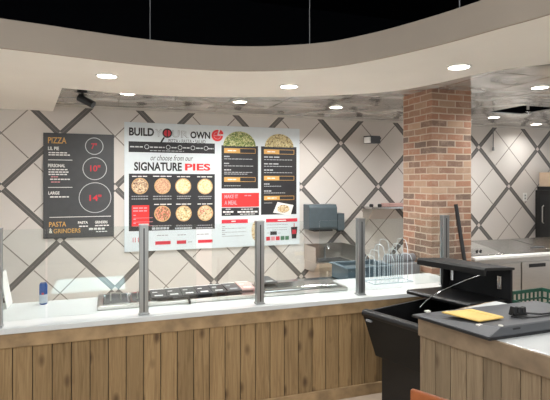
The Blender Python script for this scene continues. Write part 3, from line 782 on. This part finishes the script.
# behind the counter
wt = thing('work_table', 'low steel work table behind the service counter', 'table', (2.35, 4.06, 0))
MB().box(-1.2, .74, 0, .5, .66, .70, .004).build('table_top', M['steel'], wt)
for xx in (-1.15, .63):
    for yy in (.05, .45): MB().tube([(xx, yy, 0), (xx, yy, .66)], .02, 8).build('leg', M['steel'], wt)
bt = thing('bus_tub', 'dark slate blue plastic tub behind the counter left of the wire rack', 'tub', (2.44, 4.34, .70))
m = MB()
for (x0, x1, y0, y1) in ((-.24, .24, -.18, -.168), (-.24, .24, .168, .18), (-.24, -.228, -.17, .17), (.228, .24, -.17, .17)): m.box(x0, x1, y0, y1, 0, .15)
m.box(-.24, .24, -.18, .18, 0, .01); m.build('body', M['teal'], bt)
m = MB(); m.box(-.265, .265, -.205, -.165, .145, .158, .003); m.box(-.265, .265, .165, .205, .145, .158, .003); m.box(-.265, -.225, -.17, .17, .145, .158, .003); m.box(.225, .265, -.17, .17, .145, .158, .003)
m.build('rim', M['teal'], bt)
MB().box(-.2, .2, -.15, .15, .09, .12, .01).build('inner_tray', M['greyplast'], bt)
gb = thing('grey_bin', 'grey bin with a rounded lid behind the wire rack, beside the pillar', 'bin', (2.90, 4.36, .70))
MB().box(-.16, .16, -.15, .15, 0, .15, .01).build('body', M['greyroll'], gb)
m = MB(); m.tube([(-.17, -.02, .19), (.17, -.02, .19)], .045, 14); m.build('rolled_lid', M['greyroll'], gb, smooth=True)

# ------------------------------------------------------------------ black display case
A16 = R(16)
mrot = math.atan2(-math.cos(A16), math.sin(A16))   # local x towards the viewer along the front lip, local y to the back
mc = thing('display_case', 'black open display case with slanted front, shelf and canopy between the two counters', 'display case', (1.68, 2.96, 0), mrot)
mw = .53
th_ = .02
def slab(mb, t0, z0, t1, z1, th=.02, s0=0, s1=mw):
    d = Vector((t1 - t0, z1 - z0)).normalized(); n = Vector((-d.y, d.x)) * th
    mb.extr([(t0, z0), (t1, z1), (t1 + n.x, z1 + n.y), (t0 + n.x, z0 + n.y)], s0, s1)
m = MB(); m.extr([(0, .76), (.125, .45), (.15, .45), (.03, .76)], 0, mw); m.build('front_panel', M['black2'], mc, bevel=.004)
MB().extr([(-.006, .755), (-.012, .775), (-.004, .795), (.025, .80), (.05, .795), (.05, .785), (.03, .755)], -.004, mw + .004).build('front_lip', M['black'], mc, bevel=.004)
MB().box(.03, .075, -.002, .02, .725, .738).build('badge', M['igrey'], mc)
MB().box(0, mw, .19, .99, 0, .452).build('base', M['black'], mc, bevel=.004)
MB().box(.02, mw - .02, .15, .95, .452, .47).build('case_floor', M['blackin'], mc)
for s0 in (0, mw - .02):
    MB().hexa([(s0, .145, .45), (s0, .96, .45), (s0, .96, .785), (s0, .035, .785)], [(s0 + .02, .145, .45), (s0 + .02, .96, .45), (s0 + .02, .96, .785), (s0 + .02, .035, .785)]).build('side_wall', M['black'], mc)
MB().box(0, mw, .96, .985, .45, 1.05).build('back_panel', M['blackin'], mc)
MB().box(0, .02, .88, .96, .785, 1.052).build('side_cheek', M['black'], mc)
MB().extr([(.625, 1.046), (.607, 1.05), (.607, 1.088), (.625, 1.102), (1.0, 1.066), (1.0, 1.048), (.635, 1.08)], -.02, mw + .01).build('canopy', M['black2'], mc, bevel=.004)
MB().extr([(.50, .835), (.495, .855), (.51, .867), (.96, .835), (.96, .82), (.53, .847)], -.03, mw - .03).build('shelf', M['black'], mc, bevel=.003)
for s0 in (.045, mw - .09):
    MB().box(s0, s0 + .03, .935, .962, .90, 1.0, .004).build('bracket', M['chrome'], mc)
P = [(mw - .01, .63, 1.06), (mw - .10, .58, 1.01), (mw - .19, .54, .955), (mw - .27, .49, .90), (mw - .31, .42, .85), (mw - .33, .36, .80)]
MB().tube([tuple(v) for v in crom(P, 5)], .0032, 8).build('cable', M['chrome'], mc, smooth=True)
rod = MB().tube([(3.452, 3.80, .0), (3.381, 4.052, 1.46)], .02, 10).build('black_pole', M['black'], None, smooth=True)
tag(rod, 'black pole leaning against the front of the brick pillar', 'pole')

# ------------------------------------------------------------------ television on the right counter
# local x = long side, local y = short side going away
tv = thing('television', 'dark grey flat television lying face down on the right counter', 'television', (1.822, 1.936, .8805), R(1))
TL, TS = .98, .505
SK = -.195
MB().hexa([(0, 0, 0), (TL, 0, 0), (TL + SK * TS, TS, 0), (SK * TS, TS, 0)], [(0, 0, .012), (TL, 0, .012), (TL + SK * TS, TS, .012), (SK * TS, TS, .012)]).build('screen_bezel', M['tvd'], tv)
def loft(mb, layers):
    prev = None
    for (x0, x1, y0, y1, z, zf) in layers:
        cur = [mb.bm.verts.new(p) for p in ((x0 + SK * y0, y0, z), (x1 + SK * y0, y0, z), (x1 + SK * y1, y1, zf), (x0 + SK * y1, y1, zf))]
        if prev is None: mb.bm.faces.new(cur[::-1])
        else:
            for i in range(4): mb.bm.faces.new((prev[i], prev[(i + 1) % 4], cur[(i + 1) % 4], cur[i]))
        prev = cur
    mb.bm.faces.new(prev); return mb
loft(MB(), [(.004, TL - .004, .004, TS - .004, .012, .012), (.004, TL - .004, .004, TS - .004, .018, .016), (.085, TL - .085, .012, TS - .10, .054, .026), (.095, TL - .095, .022, TS - .11, .058, .028)]).build('back_shell', M['tv'], tv, bevel=.003)
MB().box(.165, .215, .008, .016, .026, .046).build('vent', M['tvd'], tv)
MB().box(.17, .225, .16, .18, .045, .0525).build('port_slot', M['tvd'], tv)
for p in ((.105, .03), (.10, .43), (.8, .05)):
    MB().lathe([(.012, .03), (.012, .064 - .07 * p[1]), (.006, .065 - .07 * p[1])], (p[0], p[1], 0), 14).build('screw_cap', M['tape'], tv, smooth=True)
for p in ((.05, .12), (-.02, .46)):
    MB().box(p[0] - .016, p[0] + .016, p[1] - .012, p[1] + .012, (.030 if p[1] < .2 else .032), (.048 if p[1] < .2 else .042), .003).build('tape_piece', M['tape'], tv)
ev = thing('yellow_envelope', 'yellow padded envelope lying on the back of the television', 'envelope')
EZ = .9355
pts = [(1.804, 2.282), (2.003, 2.271), (2.057, 2.078), (1.875, 2.065)]
MB().prism(pts, EZ, EZ + .009).build('sleeve', M['yellow'], ev, bevel=.003)
V = [Vector(p) for p in pts]
MB().prism([tuple(V[1].lerp(V[0], .03)), tuple(V[1].lerp(V[2], .03)), tuple(V[2].lerp(V[1], .03)), tuple(V[2].lerp(V[3], .22)), tuple(V[1].lerp(V[0], .22))][1:], EZ + .009, EZ + .011).build('flap', M['yellow'], ev)
q = (2.192, 2.113)
bk = thing('black_bracket', 'small black mounting bracket with cable, standing on the back of the television', 'bracket', (q[0], q[1], .9335), R(1))
MB().box(-.045, .045, -.025, .025, 0, .012, .003).build('base', M['black'], bk)
for k, xx in enumerate((-.036, -.002, .03)):
    MB().hexa([(xx - .014, -.02, .012), (xx + .012, -.02, .012), (xx + .012, .02, .012), (xx - .014, .02, .012)], [(xx - .008, -.014, .052 - .006 * k), (xx + .016, -.014, .046), (xx + .016, .014, .046), (xx - .008, .014, .052 - .006 * k)]).build('clamp_block', M['black'], bk, bevel=.004)
MB().tube([(.04, 0, .008), (.12, -.05, .006), (.22, -.055, .006), (.33, .0, .006), (.4, .03, .006)], .005, 8).build('cable', M['tvd'], bk)
MB().tube([(-.04, 0, .008), (-.08, -.03, .006), (-.05, -.07, .006), (.04, -.085, .006), (.16, -.08, .006)], .004, 8).build('cable', M['tvd'], bk)

# green crates behind
def crate(z, label):
    t = thing('green_crate', label, 'crate', (3.42, 3.10, z), R(4), 'stacked green crates')
    w, d, h = .32, .2, .365
    m = MB()
    for zz in (0, .09, .18, .27, h - .03):
        hh = .03 if zz in (0, h - .03) else .014
        m.box(-w, w, -d, -d + .012, zz, zz + hh); m.box(-w, w, d - .012, d, zz, zz + hh); m.box(-w, -w + .012, -d, d, zz, zz + hh); m.box(w - .012, w, -d, d, zz, zz + hh)
    for k in range(13):
        xx = -w + k * (2 * w - .014) / 12
        m.box(xx, xx + .014, -d, -d + .01, 0, h); m.box(xx, xx + .014, d - .01, d, 0, h)
    for k in range(8):
        yy = -d + k * (2 * d - .014) / 7
        m.box(-w, -w + .01, yy, yy + .014, 0, h); m.box(w - .01, w, yy, yy + .014, 0, h)
    m.build('mesh_wall', M['green'], t)
    MB().box(-w + .01, w - .01, -d + .01, d - .01, .0, .012).build('crate_floor', M['green'], t)
    MB().box(-.05, .05, -d - .006, -d + .004, h - .09, h - .03).build('handle_plate', M['green'], t)
crate(0, 'green plastic crate, lower of the stack behind the television')
crate(.366, 'green mesh plastic crate, upper of the stack behind the television')

# ------------------------------------------------------------------ pizza prep table right of the pillar
pt = thing('prep_table', 'stainless refrigerated prep table against the aisle right of the brick pillar', 'prep table', (3.68, 4.12, 0))
PL, PD = 2.6, .80
MB().box(0, PL, .04, PD, .12, .83, .004).build('body', M['steel'], pt)
tag_cb = MB().box(-.01, PL, -.02, .075, .855, .886, .006).build('cutting_board', M['white'], pt)
MB().box(0, PL, .0, PD, .83, .856, .003).build('work_top', M['steel'], pt)
for k in range(4):
    x0 = .02 + k * .645
    d_ = MB().box(x0, x0 + .63, .012, .042, .16, .80, .006).build('door', M['steel'], pt)
    MB().box(x0 + .10, x0 + .34, .006, .02, .735, .775, .003).build('handle', M['tvd'], d_)
for xx in (.1, PL - .1):
    for yy in (.12, PD - .08): MB().tube([(xx, yy, 0), (xx, yy, .12)], .03, 10).build('caster', M['tvd'], pt)
MB().extr([(.08, .857), (.10, .888), (.30, .930), (.56, .962), (.76, .965), (.79, .857)], .02, .5).build('roll_lid', M['lidsteel'], pt, smooth=False, bevel=.01)
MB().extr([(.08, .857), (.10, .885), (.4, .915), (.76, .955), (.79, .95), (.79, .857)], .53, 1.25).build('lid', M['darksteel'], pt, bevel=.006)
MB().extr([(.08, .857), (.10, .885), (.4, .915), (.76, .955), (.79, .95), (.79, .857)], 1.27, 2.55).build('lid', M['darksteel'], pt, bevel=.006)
for xx in (.22, .27): MB().tube([(xx, .22, .905), (xx, .20, .925)], .012, 8).build('lid_knob', M['tvd'], pt)
MB().tube([(1.1, .3, .91), (1.3, .3, .91)], .007, 8).build('lid_handle', M['chrome'], pt)

# black refrigerator, carton on top
rf = thing('black_refrigerator', 'black refrigerator with dark glass door at the right edge behind the prep table', 'refrigerator', (6.97, 6.33, 0), R(-90))
MB().box(0, .75, .02, .72, 0, 1.62, .006).build('cabinet', M['black'], rf)
dr = MB().box(.0, .75, -.02, .02, .08, 1.56, .005).build('door', M['black'], rf)
MB().box(.10, .66, -.024, -.018, .2, 1.48).build('door_glass', M['tvd'], dr)
MB().tube([(.17, -.02, 1.0), (.17, -.05, 1.02), (.17, -.05, 1.28), (.17, -.02, 1.3)], .01, 8).build('handle', M['steel'], dr)
cb = thing('cardboard_box', 'closed tan cardboard box on top of the black refrigerator', 'box', (7.0, 6.30, 1.621), R(-90))
MB().box(0, .6, 0, .4, 0, .24, .004).build('carton', M['card'], cb)
MB().box(.0, .6, .19, .21, .2395, .242).build('tape', M['bread'], cb)

# ------------------------------------------------------------------ wooden chair in front
n_ = Vector((.457, -.889, 0)); crot = math.atan2(n_.y, n_.x)
ch = thing('wooden_chair', 'chestnut wooden chair whose back rises in front of the right counter', 'chair', (1.15, 1.64, 0), crot)
# local x along the back, local y towards the counter
MB().box(.0, .42, -.012, .012, .74, .855, .006).build('top_rail', M['chairwood'], ch)
for k in range(4): MB().box(.06 + k * .088, .096 + k * .088, -.006, .008, .47, .745, .003).build('back_slat', M['chairwood'], ch)
for xx in (.0, .385): MB().box(xx, xx + .035, -.018, .018, 0, .76, .005).build('rear_leg', M['chairwood'], ch)
for xx in (.0, .385): MB().box(xx, xx + .035, .36, .395, 0, .44, .005).build('front_leg', M['chairwood'], ch)
MB().box(-.005, .425, -.0, .41, .44, .47, .01).build('seat', M['chairwood'], ch)
MB().box(.035, .385, .365, .385, .36, .44).build('apron', M['chairwood'], ch)

# ------------------------------------------------------------------ camera
cd = bpy.data.cameras.new('camera'); co = bpy.data.objects.new('camera', cd); COL.objects.link(co)
co.location = (0, 0, 1.68); co.rotation_euler = (R(90), 0, R(-19.2))
cd.sensor_width = 36; cd.lens = 480 / 550 * 36; cd.shift_y = -17 / 550; cd.clip_start = .05
SC.camera = co

# ------------------------------------------------------------------ light
w = bpy.data.worlds.new('world'); SC.world = w; w.use_nodes = True
bg = w.node_tree.nodes['Background']; bg.inputs[0].default_value = (.96, .98, 1.0, 1); bg.inputs[1].default_value = 1.12
def area(name, loc, rot, sx, sy, power, col, spread=180):
    L = bpy.data.lights.new(name, 'AREA'); L.shape = 'RECTANGLE'; L.size = sx; L.size_y = sy; L.energy = power; L.color = col; L.spread = R(spread)
    o = bpy.data.objects.new(name, L); COL.objects.link(o); o.location = loc; o.rotation_euler = rot
    return o
area('added_overhead_fill', (-1.2, .2, 3.9), (0, 0, 0), 1.2, 1.2, 90, (.98, .99, 1))  # this and the next: unseen overhead fill added as ambient light
area('added_overhead_fill', (1.2, -1.2, 3.9), (0, 0, 0), 1.2, 1.2, 90, (.98, .99, 1))
area('added_front_fill', (1.5, -3.9, 2.5), (R(90), 0, 0), 6, 1.6, 130, (.93, .97, 1))  # wide fill panel added behind the viewpoint, not a real window
L = bpy.data.lights.new('sun', 'SUN'); L.energy = 26; L.angle = R(.6); L.color = (.48, .84, 1)
o = bpy.data.objects.new('sun', L); COL.objects.link(o); o.location = (0, -8, 6); o.rotation_euler = (R(45), 0, 0)

SC.view_settings.view_transform = 'Standard'; SC.view_settings.look = 'None'; SC.view_settings.gamma = 1
SC.view_settings.use_curve_mapping = False; SC.view_settings.exposure = 0
SC.cycles.transparent_max_bounces = 24
